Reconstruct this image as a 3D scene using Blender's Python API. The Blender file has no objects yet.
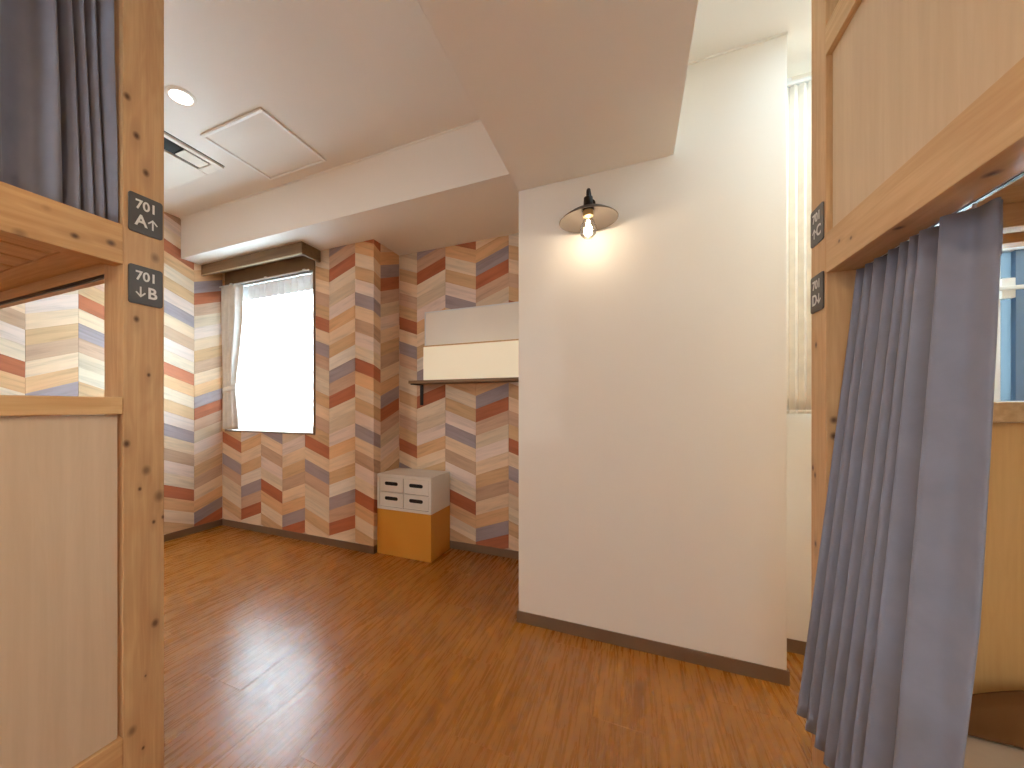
import bpy, bmesh, math, random
from mathutils import Vector, Matrix
random.seed(4)
scene = bpy.context.scene
C = scene.collection
PI = math.pi

# ------------------------------------------------------------ camera
F_PX, CX, CY, YAW = 386.965, 457.34, 406.55, 0.4267
cd = bpy.data.cameras.new('camera'); cam = bpy.data.objects.new('camera', cd); C.objects.link(cam)
cd.sensor_fit = 'HORIZONTAL'; cd.sensor_width = 36.0
cd.lens = 36.0 * F_PX / 1024.0
cd.shift_x = (512 - CX) / 1024.0; cd.shift_y = (CY - 384) / 1024.0
cd.clip_start = 0.02
cam.location = (0, 0, 1.0); cam.rotation_euler = (PI / 2, 0, YAW)
scene.camera = cam

# ------------------------------------------------------------ world, exposure
w = bpy.data.worlds.new('daylight'); scene.world = w; w.use_nodes = True
bg = w.node_tree.nodes['Background']
bg.inputs[0].default_value = (0.70, 0.90, 1.0, 1); bg.inputs[1].default_value = 50.0
vs = scene.view_settings
vs.view_transform = 'Standard'; vs.look = 'None'; vs.gamma = 1.0; vs.use_curve_mapping = False
vs.exposure = 0.40
cy = scene.cycles
cy.max_bounces = 14; cy.diffuse_bounces = 7; cy.glossy_bounces = 4; cy.transmission_bounces = 8
cy.transparent_max_bounces = 12; cy.caustics_reflective = False; cy.caustics_refractive = False
cy.sample_clamp_indirect = 6.0

# room dimensions, metres
XL, YW, YA, YF, Y1, YR = -3.16, 2.156, 2.474, 1.825, 1.756, 2.0
PITCH = 0.2333
XRET = XL + 6 * PITCH + 0.155          # side wall of the alcove
ZC, ZF, ZS, ZC2 = 2.442, 2.136, 2.0, 2.3435
XB0, XB1, X1R = -0.486, 0.147, 0.503
YREAR, XR = -2.4, 2.0

# ceiling downlights: (x, y, ceiling height, watts, colour)
WARM, NEUTRAL, COOL = (1.0, 0.80, 0.58), (0.90, 0.98, 1.0), (0.66, 0.87, 1.0)
DOWN = [(-1.912, 1.105, ZC, 1.5, NEUTRAL), (-2.75, -1.48, ZC, 28, NEUTRAL),
        (0.84, 1.62, ZC2, 5, COOL), (-0.17, -0.45, ZS, 11.0, WARM)]  # all but the first are unseen, added to fill the room with light

# ------------------------------------------------------------ material helpers
def srgb(r, g, b):
    def f(c):
        c /= 255.0
        return c / 12.92 if c <= 0.04045 else ((c + 0.055) / 1.055) ** 2.4
    return (f(r), f(g), f(b), 1.0)

class NT:
    def __init__(self, name):
        m = bpy.data.materials.new(name); m.use_nodes = True
        self.m = m; self.t = m.node_tree; self.n = self.t.nodes
        self.b = self.n['Principled BSDF']
    def new(self, typ, **kw):
        nd = self.n.new(typ)
        for k, v in kw.items(): setattr(nd, k, v)
        return nd
    def link(self, a, b): self.t.links.new(a, b)
    def math(self, op, a, b=None, c=None):
        nd = self.new('ShaderNodeMath', operation=op)
        for i, v in enumerate((a, b, c)):
            if v is None: continue
            if isinstance(v, (int, float)): nd.inputs[i].default_value = v
            else: self.link(v, nd.inputs[i])
        return nd.outputs[0]
    def vmath(self, op, a, b=None):
        nd = self.new('ShaderNodeVectorMath', operation=op)
        for i, v in enumerate((a, b)):
            if v is None: continue
            if isinstance(v, tuple): nd.inputs[i].default_value = v
            else: self.link(v, nd.inputs[i])
        return nd.outputs['Value' if op == 'LENGTH' else 'Vector']
    def noise(self, vec, scale, detail=3, rough=0.55, dist=0.0):
        nd = self.new('ShaderNodeTexNoise'); nd.inputs['Scale'].default_value = scale
        nd.inputs['Detail'].default_value = detail; nd.inputs['Roughness'].default_value = rough
        nd.inputs['Distortion'].default_value = dist
        self.link(vec, nd.inputs['Vector']); return nd.outputs['Fac']
    def ramp(self, fac, stops):
        nd = self.new('ShaderNodeValToRGB'); e = nd.color_ramp.elements
        while len(e) < len(stops): e.new(0.5)
        for i, (p, c) in enumerate(stops): e[i].position = p; e[i].color = c
        self.link(fac, nd.inputs[0]); return nd.outputs[0]
    def mix(self, fac, a, b, blend='MIX'):
        nd = self.new('ShaderNodeMix', data_type='RGBA', blend_type=blend)
        for sock, v in ((nd.inputs[0], fac), (nd.inputs[6], a), (nd.inputs[7], b)):
            if isinstance(v, (int, float, tuple)): sock.default_value = v
            else: self.link(v, sock)
        return nd.outputs[2]
    def bump(self, h, strength, dist=0.002):
        nd = self.new('ShaderNodeBump'); nd.inputs['Strength'].default_value = strength
        nd.inputs['Distance'].default_value = dist
        self.link(h, nd.inputs['Height']); self.link(nd.outputs[0], self.b.inputs['Normal'])
    def color(self, c):
        if isinstance(c, tuple): self.b.inputs['Base Color'].default_value = c
        else: self.link(c, self.b.inputs['Base Color'])
    def set(self, rough=0.5, spec=0.5, metal=0.0):
        self.b.inputs['Roughness'].default_value = rough
        self.b.inputs['Specular IOR Level'].default_value = spec
        self.b.inputs['Metallic'].default_value = metal
        return self

def shade(c, k): return (c[0] * k, c[1] * k, c[2] * k, 1)

def plain(name, col, rough=0.5, spec=0.4, metal=0.0, var=0.05, scale=6.0, bump=0.0, bscale=250.0):
    t = NT(name).set(rough, spec, metal)
    pos = t.new('ShaderNodeNewGeometry').outputs['Position']
    n = t.noise(pos, scale)
    t.color(t.ramp(n, [(0.3, shade(col, 1 - var)), (0.7, shade(col, 1 + var))]))
    if bump: t.bump(t.noise(pos, bscale, 4), bump, 0.001)
    return t.m

def wood(name, light, dark, axis, rough=0.5, knots=(), fine=75.0, contrast=1.0, bands=0.5):
    """knots: (x,y,z,radius,darkness) in world metres."""
    t = NT(name).set(rough, 0.35)
    pos = t.new('ShaderNodeNewGeometry').outputs['Position']
    sc = [1.0, 1.0, 1.0]; sc[axis] = 0.045
    st = t.vmath('MULTIPLY', pos, tuple(sc))
    n1 = t.noise(st, fine, 5, 0.6, 0.25)
    sc2 = [1.0, 1.0, 1.0]; sc2[axis] = 0.12
    n2 = t.noise(t.vmath('MULTIPLY', pos, tuple(sc2)), 17.0, 2, 0.5, 0.6)
    # growth-ring bands
    rings = t.math('SINE', t.math('MULTIPLY', n2, 62.0))
    rings = t.math('MULTIPLY_ADD', rings, 0.5, 0.5)
    f = t.math('ADD', t.math('MULTIPLY', n1, 0.75), t.math('MULTIPLY', rings, 0.16 * bands))
    f = t.math('ADD', f, t.math('MULTIPLY', n2, 0.18))
    c = t.ramp(f, [(0.28, light), (0.52, tuple(0.5 * (a + b) for a, b in zip(light, dark))), (0.85, dark)])
    if contrast != 1.0: c = t.mix(contrast, light, c)
    halo = None; core = None
    for (kx, ky, kz, r, d) in knots:
        v = t.vmath('SUBTRACT', pos, (kx, ky, kz))
        ks = [1.0, 1.0, 1.0]; ks[axis] = 0.8
        L = t.vmath('LENGTH', t.vmath('MULTIPLY', v, tuple(ks)))
        a = t.math('MULTIPLY', t.math('SMOOTH_MIN', t.math('MAXIMUM', t.math('SUBTRACT', 1.35, t.math('DIVIDE', L, r)), 0.0), 1.0, 0.2), d)
        core = a if core is None else t.math('MAXIMUM', core, a)
        ks[axis] = 0.35
        L2 = t.vmath('LENGTH', t.vmath('MULTIPLY', v, tuple(ks)))
        h = t.math('MULTIPLY', t.math('MAXIMUM', t.math('SUBTRACT', 1.0, t.math('DIVIDE', L2, r * 2.6)), 0.0), 0.45 * d)
        halo = h if halo is None else t.math('MAXIMUM', halo, h)
    if core is not None:
        c = t.mix(halo, c, shade(dark, 0.55))
        c = t.mix(t.math('MINIMUM', core, 0.92), c, srgb(74, 44, 26))
    t.color(c)
    t.bump(n1, 0.08, 0.001)
    return t.m

# ------------------------------------------------------------ mesh helpers
def bm_box(bm, x0, x1, y0, y1, z0, z1, bev=0.0, seg=2):
    r = bmesh.ops.create_cube(bm, size=1.0, matrix=Matrix.Translation(((x0 + x1) / 2, (y0 + y1) / 2, (z0 + z1) / 2)) @ Matrix.Diagonal((abs(x1 - x0), abs(y1 - y0), abs(z1 - z0), 1)))
    if bev > 0:
        es = {e for v in r['verts'] for e in v.link_edges}
        bmesh.ops.bevel(bm, geom=list(es), offset=bev, segments=seg, affect='EDGES', profile=0.6)
    return bm

def bm_tube(bm, pts, r, n=12, cap=True):
    pts = [Vector(p) for p in pts]
    rs = r if isinstance(r, (list, tuple)) else [r] * len(pts)
    rings = []
    for i, p in enumerate(pts):
        d = (pts[min(i + 1, len(pts) - 1)] - pts[max(i - 1, 0)]).normalized()
        u = d.cross(Vector((0.31, 0.12, 1)))
        if u.length < 1e-3: u = d.cross(Vector((1, 0, 0)))
        u.normalize(); v = d.cross(u)
        rings.append([bm.verts.new(p + rs[i] * (math.cos(2 * PI * k / n) * u + math.sin(2 * PI * k / n) * v)) for k in range(n)])
    for a, b in zip(rings, rings[1:]):
        for k in range(n): bm.faces.new((a[k], a[(k + 1) % n], b[(k + 1) % n], b[k]))
    if cap:
        bm.faces.new(rings[0][::-1]); bm.faces.new(rings[-1])
    return bm

def bm_lathe(bm, c, prof, n=40, close=False):
    rings = [[bm.verts.new((c[0] + r * math.cos(2 * PI * k / n), c[1] + r * math.sin(2 * PI * k / n), c[2] + z)) for k in range(n)] for r, z in prof]
    seq = list(zip(rings, rings[1:]))
    if close: seq.append((rings[-1], rings[0]))
    for a, b in seq:
        for k in range(n): bm.faces.new((a[k], a[(k + 1) % n], b[(k + 1) % n], b[k]))
    if not close:
        if prof[0][0] > 1e-5: bm.faces.new(rings[0][::-1])
        if prof[-1][0] > 1e-5: bm.faces.new(rings[-1])
    return bm

def bm_poly_prism(bm, poly, fn, t):
    """poly: 2D outline; fn(u,v,d) -> 3D."""
    a = [bm.verts.new(fn(u, v, 0)) for u, v in poly]; b = [bm.verts.new(fn(u, v, t)) for u, v in poly]
    bm.faces.new(a[::-1]); bm.faces.new(b)
    n = len(poly)
    for i in range(n): bm.faces.new((a[i], a[(i + 1) % n], b[(i + 1) % n], b[i]))
    return bm

def finish(bm, name, mat, smooth=False, offset=(0, 0, 0), angle=None):
    bmesh.ops.remove_doubles(bm, verts=bm.verts, dist=1e-6)
    bmesh.ops.recalc_face_normals(bm, faces=bm.faces)
    if offset != (0, 0, 0): bmesh.ops.translate(bm, vec=-Vector(offset), verts=bm.verts)
    me = bpy.data.meshes.new(name); bm.to_mesh(me); bm.free()
    if smooth: me.polygons.foreach_set('use_smooth', [True] * len(me.polygons))
    if smooth and angle: me.set_sharp_from_angle(angle=math.radians(angle))
    if mat: me.materials.append(mat)
    return me

class Thing:
    def __init__(self, name, label, cat, base, group=None):
        self.base = tuple(base)
        o = bpy.data.objects.new(name, None); C.objects.link(o); o.location = base
        o.empty_display_size = 0.1
        o['label'] = label; o['category'] = cat
        if group: o['group'] = group
        self.o = o
    def part(self, name, bm, mat, smooth=False, parent=None, label=None, angle=40):
        me = finish(bm, name, mat, smooth, self.base, angle)
        p = bpy.data.objects.new(name, me); C.objects.link(p); p.parent = parent or self.o
        if label: p['label'] = label
        return p
    def box(self, name, dims, mat, bev=0.002, parent=None, label=None):
        return self.part(name, bm_box(bmesh.new(), *dims, bev), mat, False, parent, label)

def single(name, bm, mat, label, cat, base, group=None, smooth=False, angle=40):
    me = finish(bm, name, mat, smooth, tuple(base), angle)
    o = bpy.data.objects.new(name, me); C.objects.link(o); o.location = base
    o['label'] = label; o['category'] = cat
    if group: o['group'] = group
    return o

def struct(name, bm, mat, parent=None, smooth=False):
    me = finish(bm, name, mat, smooth)
    o = bpy.data.objects.new(name, me); C.objects.link(o)
    if parent: o.parent = parent
    else: o['kind'] = 'structure'
    return o

def boxes(*dims, bev=0.0):
    bm = bmesh.new()
    for d in dims: bm_box(bm, *d, bev)
    return bm

# ------------------------------------------------------------ materials
M_wall = plain('off_white_wallpaper', srgb(240, 235, 228), 0.75, 0.2, var=0.012, scale=2.0, bump=0.25, bscale=190)
M_ceil = plain('ceiling_wallpaper', srgb(242, 238, 232), 0.8, 0.2, var=0.012, scale=2.0, bump=0.25, bscale=160)
M_base = plain('brown_vinyl_skirting', srgb(118, 90, 68), 0.45, 0.4, var=0.06, scale=9)
M_sub = plain('subfloor', srgb(90, 55, 28), 0.8, 0.2)
M_white = plain('white_paint', srgb(238, 232, 222), 0.4, 0.4, var=0.01)
M_alu = plain('white_aluminium', srgb(225, 226, 227), 0.35, 0.5, var=0.01)
M_dark = plain('dark_slot', srgb(28, 26, 25), 0.6, 0.3)
M_black = plain('black_metal', srgb(35, 31, 29), 0.4, 0.5, 0.3)
M_brown = plain('brown_window_frame', srgb(128, 102, 78), 0.4, 0.4, var=0.06, scale=12)
M_pelmet = wood('brown_pelmet_wood', srgb(128, 100, 70), srgb(96, 72, 48), 0, 0.5, fine=60, bands=0.2)
M_pelmet_trim = plain('pale_trim', srgb(186, 168, 140), 0.5, 0.3)
M_sign = plain('charcoal_sign_plastic', srgb(82, 79, 77), 0.45, 0.4, var=0.02)
M_letter = plain('white_lettering', srgb(226, 224, 220), 0.5, 0.3, var=0.01)
M_orange = plain('ochre_laminate', srgb(206, 142, 52), 0.45, 0.4, var=0.02, scale=3)
M_drawer = plain('white_drawer_laminate', srgb(226, 222, 216), 0.4, 0.4, var=0.012)
M_shelf = wood('brown_shelf_wood', srgb(150, 118, 84), srgb(108, 80, 54), 0, 0.5)
M_mattress = plain('beige_mattress_cover', srgb(206, 188, 166), 0.9, 0.1, var=0.03, scale=14, bump=0.3, bscale=500)
M_cushion = plain('brown_cushion_fabric', srgb(112, 74, 42), 0.95, 0.1, var=0.05, scale=20, bump=0.3, bscale=400)

KL = [(0.51, 1.734), (0.529, 1.653), (0.549, 1.574), (0.569, 1.372), (0.529, 1.211), (0.555, 1.078), (0.509, 0.912), (0.55, 0.843),
      (0.536, 0.8), (0.578, 0.774), (0.566, 0.712), (0.587, 0.719), (0.569, 0.458), (0.548, 0.339), (0.52, 0.225), (0.543, 0.166)]
KR = [.007, .007, .007, .009, .006, .004, .007, .009, .004, .011, .004, .004, .008, .0025, .009, .0035]
PINE_L, PINE_D = srgb(210, 174, 130), srgb(178, 134, 92)
M_post_l = wood('knotty_pine_post', PINE_L, PINE_D, 2, knots=[(-1.09, y, z, r, 0.62 if r > .0085 else 0.9) for (y, z), r in zip(KL, KR)])
M_rail_l = wood('knotty_pine_rail', srgb(212, 172, 122), srgb(178, 130, 80), 1,
                knots=[(-1.09, .416, 1.366, .006, .9), (-1.09, .479, 1.375, .007, .9), (-1.09, .334, 1.339, .008, .45), (-1.09, .372, 1.405, .006, .25)])
M_post_r = wood('pale_pine_post', srgb(218, 178, 130), srgb(190, 142, 94), 2,
                knots=[(.43, y, z, .006, .9) for y, z in [(1.294, 1.159), (1.313, .839), (1.300, .822), (1.297, .644), (1.325, .547), (1.300, .51)]]
                + [(.445, 1.238, .967, .007, .9), (.445, 1.238, .928, .007, .9)])
M_rail_r = wood('pale_pine_rail', srgb(216, 178, 130), srgb(190, 144, 96), 1,
                knots=[(.43, 1.171, 1.38, .004, .8), (.43, 1.118, 1.366, .004, .8), (.443, .98, 1.327, .007, .9), (.459, .806, 1.327, .008, .9)])
M_pine_x = wood('pine_crosswise', srgb(212, 172, 124), srgb(182, 134, 86), 0)
M_pine_y = wood('pine_lengthwise', srgb(212, 172, 124), srgb(182, 134, 86), 1)
M_pine_z = wood('pine_upright', srgb(206, 166, 118), srgb(178, 130, 82), 2)
M_cap = wood('clear_pine_cap', srgb(224, 188, 138), srgb(194, 148, 96), 1, bands=0.9)
M_ply = wood('pale_plywood', srgb(214, 192, 166), srgb(198, 174, 146), 2, fine=40, bands=0.25)
M_ply_r = wood('warm_plywood', srgb(222, 196, 162), srgb(206, 176, 140), 2, fine=40, bands=0.25)
M_ply_end = wood('honey_plywood', srgb(222, 178, 116), srgb(200, 150, 88), 2, fine=40, bands=0.3)

def cloth(name, col, scale=900, rough=0.9, trans=0.0):
    t = NT(name).set(rough, 0.15)
    pos = t.new('ShaderNodeNewGeometry').outputs['Position']
    t.color(t.ramp(t.noise(pos, 18, 3), [(0.3, shade(col, 0.94)), (0.7, shade(col, 1.06))]))
    t.b.inputs['Sheen Weight'].default_value = 0.25
    t.bump(t.noise(pos, scale, 2), 0.15, 0.0006)
    if trans:
        tr = t.new('ShaderNodeBsdfTranslucent'); tr.inputs[0].default_value = col
        mx = t.new('ShaderNodeMixShader'); mx.inputs[0].default_value = trans
        t.link(t.b.outputs[0], mx.inputs[1]); t.link(tr.outputs[0], mx.inputs[2])
        t.link(mx.outputs[0], t.n['Material Output'].inputs[0])
    return t.m
M_blue = cloth('slate_blue_curtain_fabric', srgb(134, 136, 152))
M_drape = cloth('cream_drape_fabric', srgb(244, 240, 234), trans=0.008)
M_drape2 = cloth('beige_drape_fabric', srgb(240, 232, 220), trans=0.008)

def sheer():
    t = NT('white_sheer_fabric')
    tr = t.new('ShaderNodeBsdfTranslucent'); tr.inputs[0].default_value = (0.93, 0.94, 0.95, 1)
    tp = t.new('ShaderNodeBsdfTransparent'); tp.inputs[0].default_value = (0.97, 0.98, 1, 1)
    df = t.new('ShaderNodeBsdfDiffuse'); df.inputs[0].default_value = (0.92, 0.92, 0.92, 1)
    a = t.new('ShaderNodeMixShader'); a.inputs[0].default_value = 0.3
    t.link(tr.outputs[0], a.inputs[1]); t.link(df.outputs[0], a.inputs[2])
    pos = t.new('ShaderNodeNewGeometry').outputs['Position']
    weave = t.math('MULTIPLY_ADD', t.noise(pos, 30, 2), 0.1, 0.27)
    b = t.new('ShaderNodeMixShader'); t.link(weave, b.inputs[0])
    t.link(a.outputs[0], b.inputs[1]); t.link(tp.outputs[0], b.inputs[2])
    t.link(b.outputs[0], t.n['Material Output'].inputs[0])
    return t.m
M_sheer = sheer()
M_tape = cloth('white_header_tape', srgb(240, 241, 242), trans=0.03)

def glass(name, tint, rough=0.02, k=0.08):
    t = NT(name)
    tp = t.new('ShaderNodeBsdfTransparent'); tp.inputs[0].default_value = tint
    gl = t.new('ShaderNodeBsdfGlossy'); gl.inputs['Roughness'].default_value = rough
    fr = t.new('ShaderNodeLayerWeight'); fr.inputs[0].default_value = 0.25
    m = t.new('ShaderNodeMixShader')
    t.link(t.math('MULTIPLY_ADD', fr.outputs['Fresnel'], 0.7, k), m.inputs[0])
    t.link(tp.outputs[0], m.inputs[1]); t.link(gl.outputs[0], m.inputs[2])
    t.link(m.outputs[0], t.n['Material Output'].inputs[0])
    return t.m
M_glass = glass('clear_pane', (0.97, 0.98, 0.98, 1))
M_bulb = glass('clear_bulb_glass', (0.98, 0.97, 0.95, 1), 0.03, 0.10)

def frosted(name, tint):
    t = NT(name)
    tr = t.new('ShaderNodeBsdfTranslucent'); tr.inputs[0].default_value = tint
    gl = t.new('ShaderNodeBsdfGlossy'); gl.inputs['Roughness'].default_value = 0.15
    m = t.new('ShaderNodeMixShader'); m.inputs[0].default_value = 0.06
    t.link(tr.outputs[0], m.inputs[1]); t.link(gl.outputs[0], m.inputs[2])
    t.link(m.outputs[0], t.n['Material Output'].inputs[0])
    return t.m
M_frost = frosted('frosted_blue_pane', (0.088, 0.100, 0.108, 1))
M_milky = frosted('milky_pane', (0.34, 0.34, 0.34, 1))

def emit(name, col, strength):
    t = NT(name)
    t.b.inputs['Base Color'].default_value = (0.8, 0.8, 0.8, 1)
    t.b.inputs['Emission Color'].default_value = (*col, 1); t.b.inputs['Emission Strength'].default_value = strength
    return t.m
M_diffuser = emit('lit_downlight_diffuser', (1.0, 0.95, 0.90), 3.0)
M_filament = emit('glowing_filament', (1.0, 0.72, 0.42), 40.0)
M_cream_glow = emit('cream_panel_added_glow', (1.0, 0.86, 0.62), 0.22)  # weak emission added so the cream front panel reads bright
M_cream_glow.node_tree.nodes['Principled BSDF'].inputs['Base Color'].default_value = srgb(235, 225, 200)

def floor_material():
    t = NT('oak_floor_plank').set(0.3, 0.85)
    pos = t.new('ShaderNodeNewGeometry').outputs['Position']
    rnd = t.new('ShaderNodeObjectInfo').outputs['Random']
    off = t.new('ShaderNodeCombineXYZ'); t.link(t.math('MULTIPLY', rnd, 37.0), off.inputs[1]); t.link(t.math('MULTIPLY', rnd, 11.0), off.inputs[2])
    p = t.vmath('ADD', pos, off.outputs[0])
    g = t.noise(t.vmath('MULTIPLY', p, (1.0, 0.05, 1.0)), 85, 5, 0.65, 0.3)
    g2 = t.noise(t.vmath('MULTIPLY', p, (1.0, 0.10, 1.0)), 20, 4, 0.6, 0.5)
    f = t.math('ADD', t.math('MULTIPLY', g, 0.5), t.math('MULTIPLY', g2, 0.5))
    c = t.ramp(f, [(0.30, srgb(130, 74, 12)), (0.46, srgb(146, 86, 18)), (0.60, srgb(160, 99, 26)), (0.75, srgb(178, 118, 44))])
    c = t.mix(t.math('MULTIPLY', rnd, 0.16), c, srgb(128, 76, 26))
    t.color(c)
    r = t.math('MULTIPLY_ADD', g, 0.24, 0.16)
    t.link(r, t.b.inputs['Roughness'])
    t.bump(f, 0.2, 0.002)
    return t.m
M_floor = floor_material()

PAL = {
    'red':     (172, 102, 70), 'cream':   (230, 212, 188), 'white': (232, 224, 212), 'grey': (163, 149, 152),
    'pinktan': (200, 166, 142), 'tan':    (206, 170, 130), 'peach': (230, 204, 174), 'otan': (220, 176, 132),
    'pinkwhite': (230, 212, 202), 'beige': (214, 196, 172), 'brown': (192, 160, 134), 'beigelight': (222, 208, 186)}
def plank_mat(key, s):
    col = srgb(*PAL[key])
    t = NT('plank_%s_%s' % (key, 'rising' if s > 0 else 'falling')).set(0.6, 0.25)
    o = t.new('ShaderNodeTexCoord').outputs['Object']
    rnd = t.new('ShaderNodeObjectInfo').outputs['Random']
    sp = t.new('ShaderNodeSeparateXYZ'); t.link(o, sp.inputs[0])
    v = t.math('MULTIPLY_ADD', sp.outputs[0], -s * 0.085 / PITCH, sp.outputs[2])
    cb = t.new('ShaderNodeCombineXYZ')
    t.link(t.math('MULTIPLY_ADD', rnd, 19.0, t.math('MULTIPLY', sp.outputs[0], 2.5)), cb.inputs[0])
    t.link(t.math('MULTIPLY', v, 26.0), cb.inputs[2]); t.link(t.math('MULTIPLY', rnd, 53.0), cb.inputs[1])
    n = t.noise(cb.outputs[0], 1.3, 4, 0.6, 0.4)
    k = 0.19
    c = t.ramp(n, [(0.25, shade(col, 1 - 1.5 * k)), (0.5, col), (0.75, shade(col, 1 + 0.8 * k))])
    warm = t.mix(t.math('MULTIPLY', n, 0.2), c, srgb(206, 164, 128))
    t.color(warm if key not in ('red', 'grey') else c)
    return t.m
PM = {}
def pmat(key, s):
    if (key, s) not in PM: PM[(key, s)] = plank_mat(key, s)
    return PM[(key, s)]

# ------------------------------------------------------------ floor
floor = struct('floor', boxes((XL - .1, XR + .1, YREAR - .1, YA + .1, -0.12, -0.012)), M_sub)
PWID, PLEN = 0.19, 0.95
def floor_plank_mesh(x0, x1, y0, y1):
    return finish(bm_box(bmesh.new(), -(x1 - x0) / 2 + .0001, (x1 - x0) / 2 - .0001, -(y1 - y0) / 2 + .0002, (y1 - y0) / 2 - .0002, -0.012, 0, 0.0004, 1), 'plank', M_floor)
_full = None; i = 0; x = XL
while x < XR - 1e-4:
    x1 = min(x + PWID, XR)
    y = YREAR - PLEN * ((i * 0.37 + 0.17) % 1.0)
    while y < YA - 1e-4:
        a, b = max(y, YREAR), min(y + PLEN, YA)
        if b - a > 0.004:
            if b - a > PLEN - 1e-4 and x1 - x > PWID - 1e-4:
                if _full is None: _full = floor_plank_mesh(x, x1, a, b)
                me = _full
            else: me = floor_plank_mesh(x, x1, a, b)
            o = bpy.data.objects.new('plank', me); C.objects.link(o); o.parent = floor
            o.location = ((x + x1) / 2, (a + b) / 2, 0)
        y += PLEN
    x = x1; i += 1

# ------------------------------------------------------------ walls and ceilings
WX0, WX1, WZ0, WZ1 = -3.10, -2.139, 0.805, 2.005        # opening of the window
T = 0.14
wall_left = struct('wall_left', boxes((XL - T, XL, YREAR - T, YW + T, -.1, ZC)), M_wall)
wall_back = struct('wall_back', boxes((XL, WX0, YW, YW + T, 0, ZC), (WX0, WX1, YW, YW + T, 0, WZ0), (WX0, WX1, YW, YW + T, WZ1, ZC),
                                      (WX1, XRET - .002, YW, YW + T, 0, ZC)), M_wall)
wall_side = struct('wall_alcove_side', boxes((XRET - T, XRET, YW + T, YA + T, 0, ZC), (XRET - .03, XRET, YW + .004, YW + T, 0, ZC)), M_wall)
wall_alc = struct('wall_alcove_back', boxes((XRET, XB0 + .05, YA, YA + T, 0, ZC)), M_wall)
wall_pillar = struct('wall_pillar', boxes((XB0, X1R, Y1, YA + T, 0, ZC), bev=0.003), M_wall)
W2X0, W2X1, W2Z0, W2Z1 = 0.62, 1.80, 0.985, 2.20
wall_right = struct('wall_right', boxes((X1R, W2X0, YR, YR + T, 0, ZC), (W2X0, W2X1, YR, YR + T, 0, W2Z0),
                                        (W2X0, W2X1, YR, YR + T, W2Z1, ZC), (W2X1, XR + T, YR, YR + T, 0, ZC),
                                        (XR, XR + T, YREAR - T, YR, -.1, ZC)), M_wall)
W3X0, W3X1, W3Z0, W3Z1 = -0.98, 0.36, 0.85, 1.96
wall_rear = struct('wall_rear', boxes((XL - T, W3X0, YREAR - T, YREAR, -.1, ZC), (W3X0, W3X1, YREAR - T, YREAR, -.1, W3Z0),
                                      (W3X0, W3X1, YREAR - T, YREAR, W3Z1, ZC), (W3X1, XR + T, YREAR - T, YREAR, -.1, ZC)), M_wall)
ceil = struct('ceiling', boxes((XL - T, XB0, YREAR - T, YA + T, ZC, ZC + .15)), M_ceil)
ceil_r = struct('ceiling_right', boxes((XB1, XR + T, YREAR - T, YR + T, ZC2, ZC2 + .25)), M_ceil)
beam = struct('ceiling_beam', boxes((XB0, XB1, YREAR, Y1, ZS, ZC + .15), bev=0.003), M_ceil)
lintel = struct('ceiling_lintel', boxes((XL, XB0, YF, YA, ZF, ZC), bev=0.003), M_ceil)
struct('trim_1', boxes((XL, XB0, YF - .006, YF, ZC - .007, ZC)), M_ceil)     # cove line under the ceiling
struct('trim_2', boxes((XB1, X1R, Y1 - .006, Y1, ZC2 - .007, ZC2)), M_ceil)

BH, BT = 0.052, 0.006
struct('baseboard_left', boxes((XL, XL + BT, YREAR, YW, 0, BH)), M_base)
struct('baseboard_back', boxes((XL + BT, XRET + BT, YW - BT, YW, 0, BH)), M_base)
struct('baseboard_alcove_side', boxes((XRET, XRET + BT, YW, YA, 0, BH)), M_base)
struct('baseboard_alcove_back', boxes((XRET + BT, XB0, YA - BT, YA, 0, BH)), M_base)
struct('baseboard_pillar', boxes((XB0 - BT, X1R + BT, Y1 - BT, Y1, 0, BH)), M_base)
struct('baseboard_pillar_left', boxes((XB0 - BT, XB0, Y1, YA - BT, 0, BH)), M_base)
struct('baseboard_pillar_right', boxes((X1R, X1R + BT, Y1, YR, 0, BH)), M_base)
struct('baseboard_right', boxes((X1R + BT, XR, YR - BT, YR, 0, BH)), M_base)

# ------------------------------------------------------------ chevron wall planks
H, RISE, Z0 = 0.0912, 0.085, 0.158
SEQ = {  # index j mod 10, counted upwards from z = Z0
    'A': ['tan', 'beigelight', 'beige', 'pinktan', 'grey', 'peach', 'red', 'tan', 'pinktan', 'peach'],
    'B': ['red', 'pinktan', 'grey', 'white', 'tan', 'peach', 'otan', 'pinkwhite', 'beige', 'cream'],
    'C': ['cream', 'otan', 'red', 'cream', 'pinkwhite', 'brown', 'peach', 'grey', 'pinkwhite', 'tan'],
    'D': ['grey', 'otan', 'peach', 'brown', 'tan', 'peach', 'pinkwhite', 'beige', 'pinktan', 'red']}
SLOPE = {'A': -1, 'B': 1, 'C': -1, 'D': 1}
TH = 0.0018
def clip(poly, rect):
    u0, u1, v0, v1 = rect
    for ax, lim, sg in ((0, u0, 1), (0, u1, -1), (1, v0, 1), (1, v1, -1)):
        out = []
        for i in range(len(poly)):
            a, b = poly[i], poly[(i + 1) % len(poly)]
            da, db = sg * (a[ax] - lim), sg * (b[ax] - lim)
            if da >= 0: out.append(a)
            if (da >= 0) != (db >= 0):
                k = da / (da - db); out.append((a[0] + k * (b[0] - a[0]), a[1] + k * (b[1] - a[1])))
        poly = out
        if len(poly) < 3: return []
    return poly
def area(p): return abs(sum(p[i][0] * p[(i + 1) % len(p)][1] - p[(i + 1) % len(p)][0] * p[i][1] for i in range(len(p)))) / 2
PMESH = {}
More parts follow.
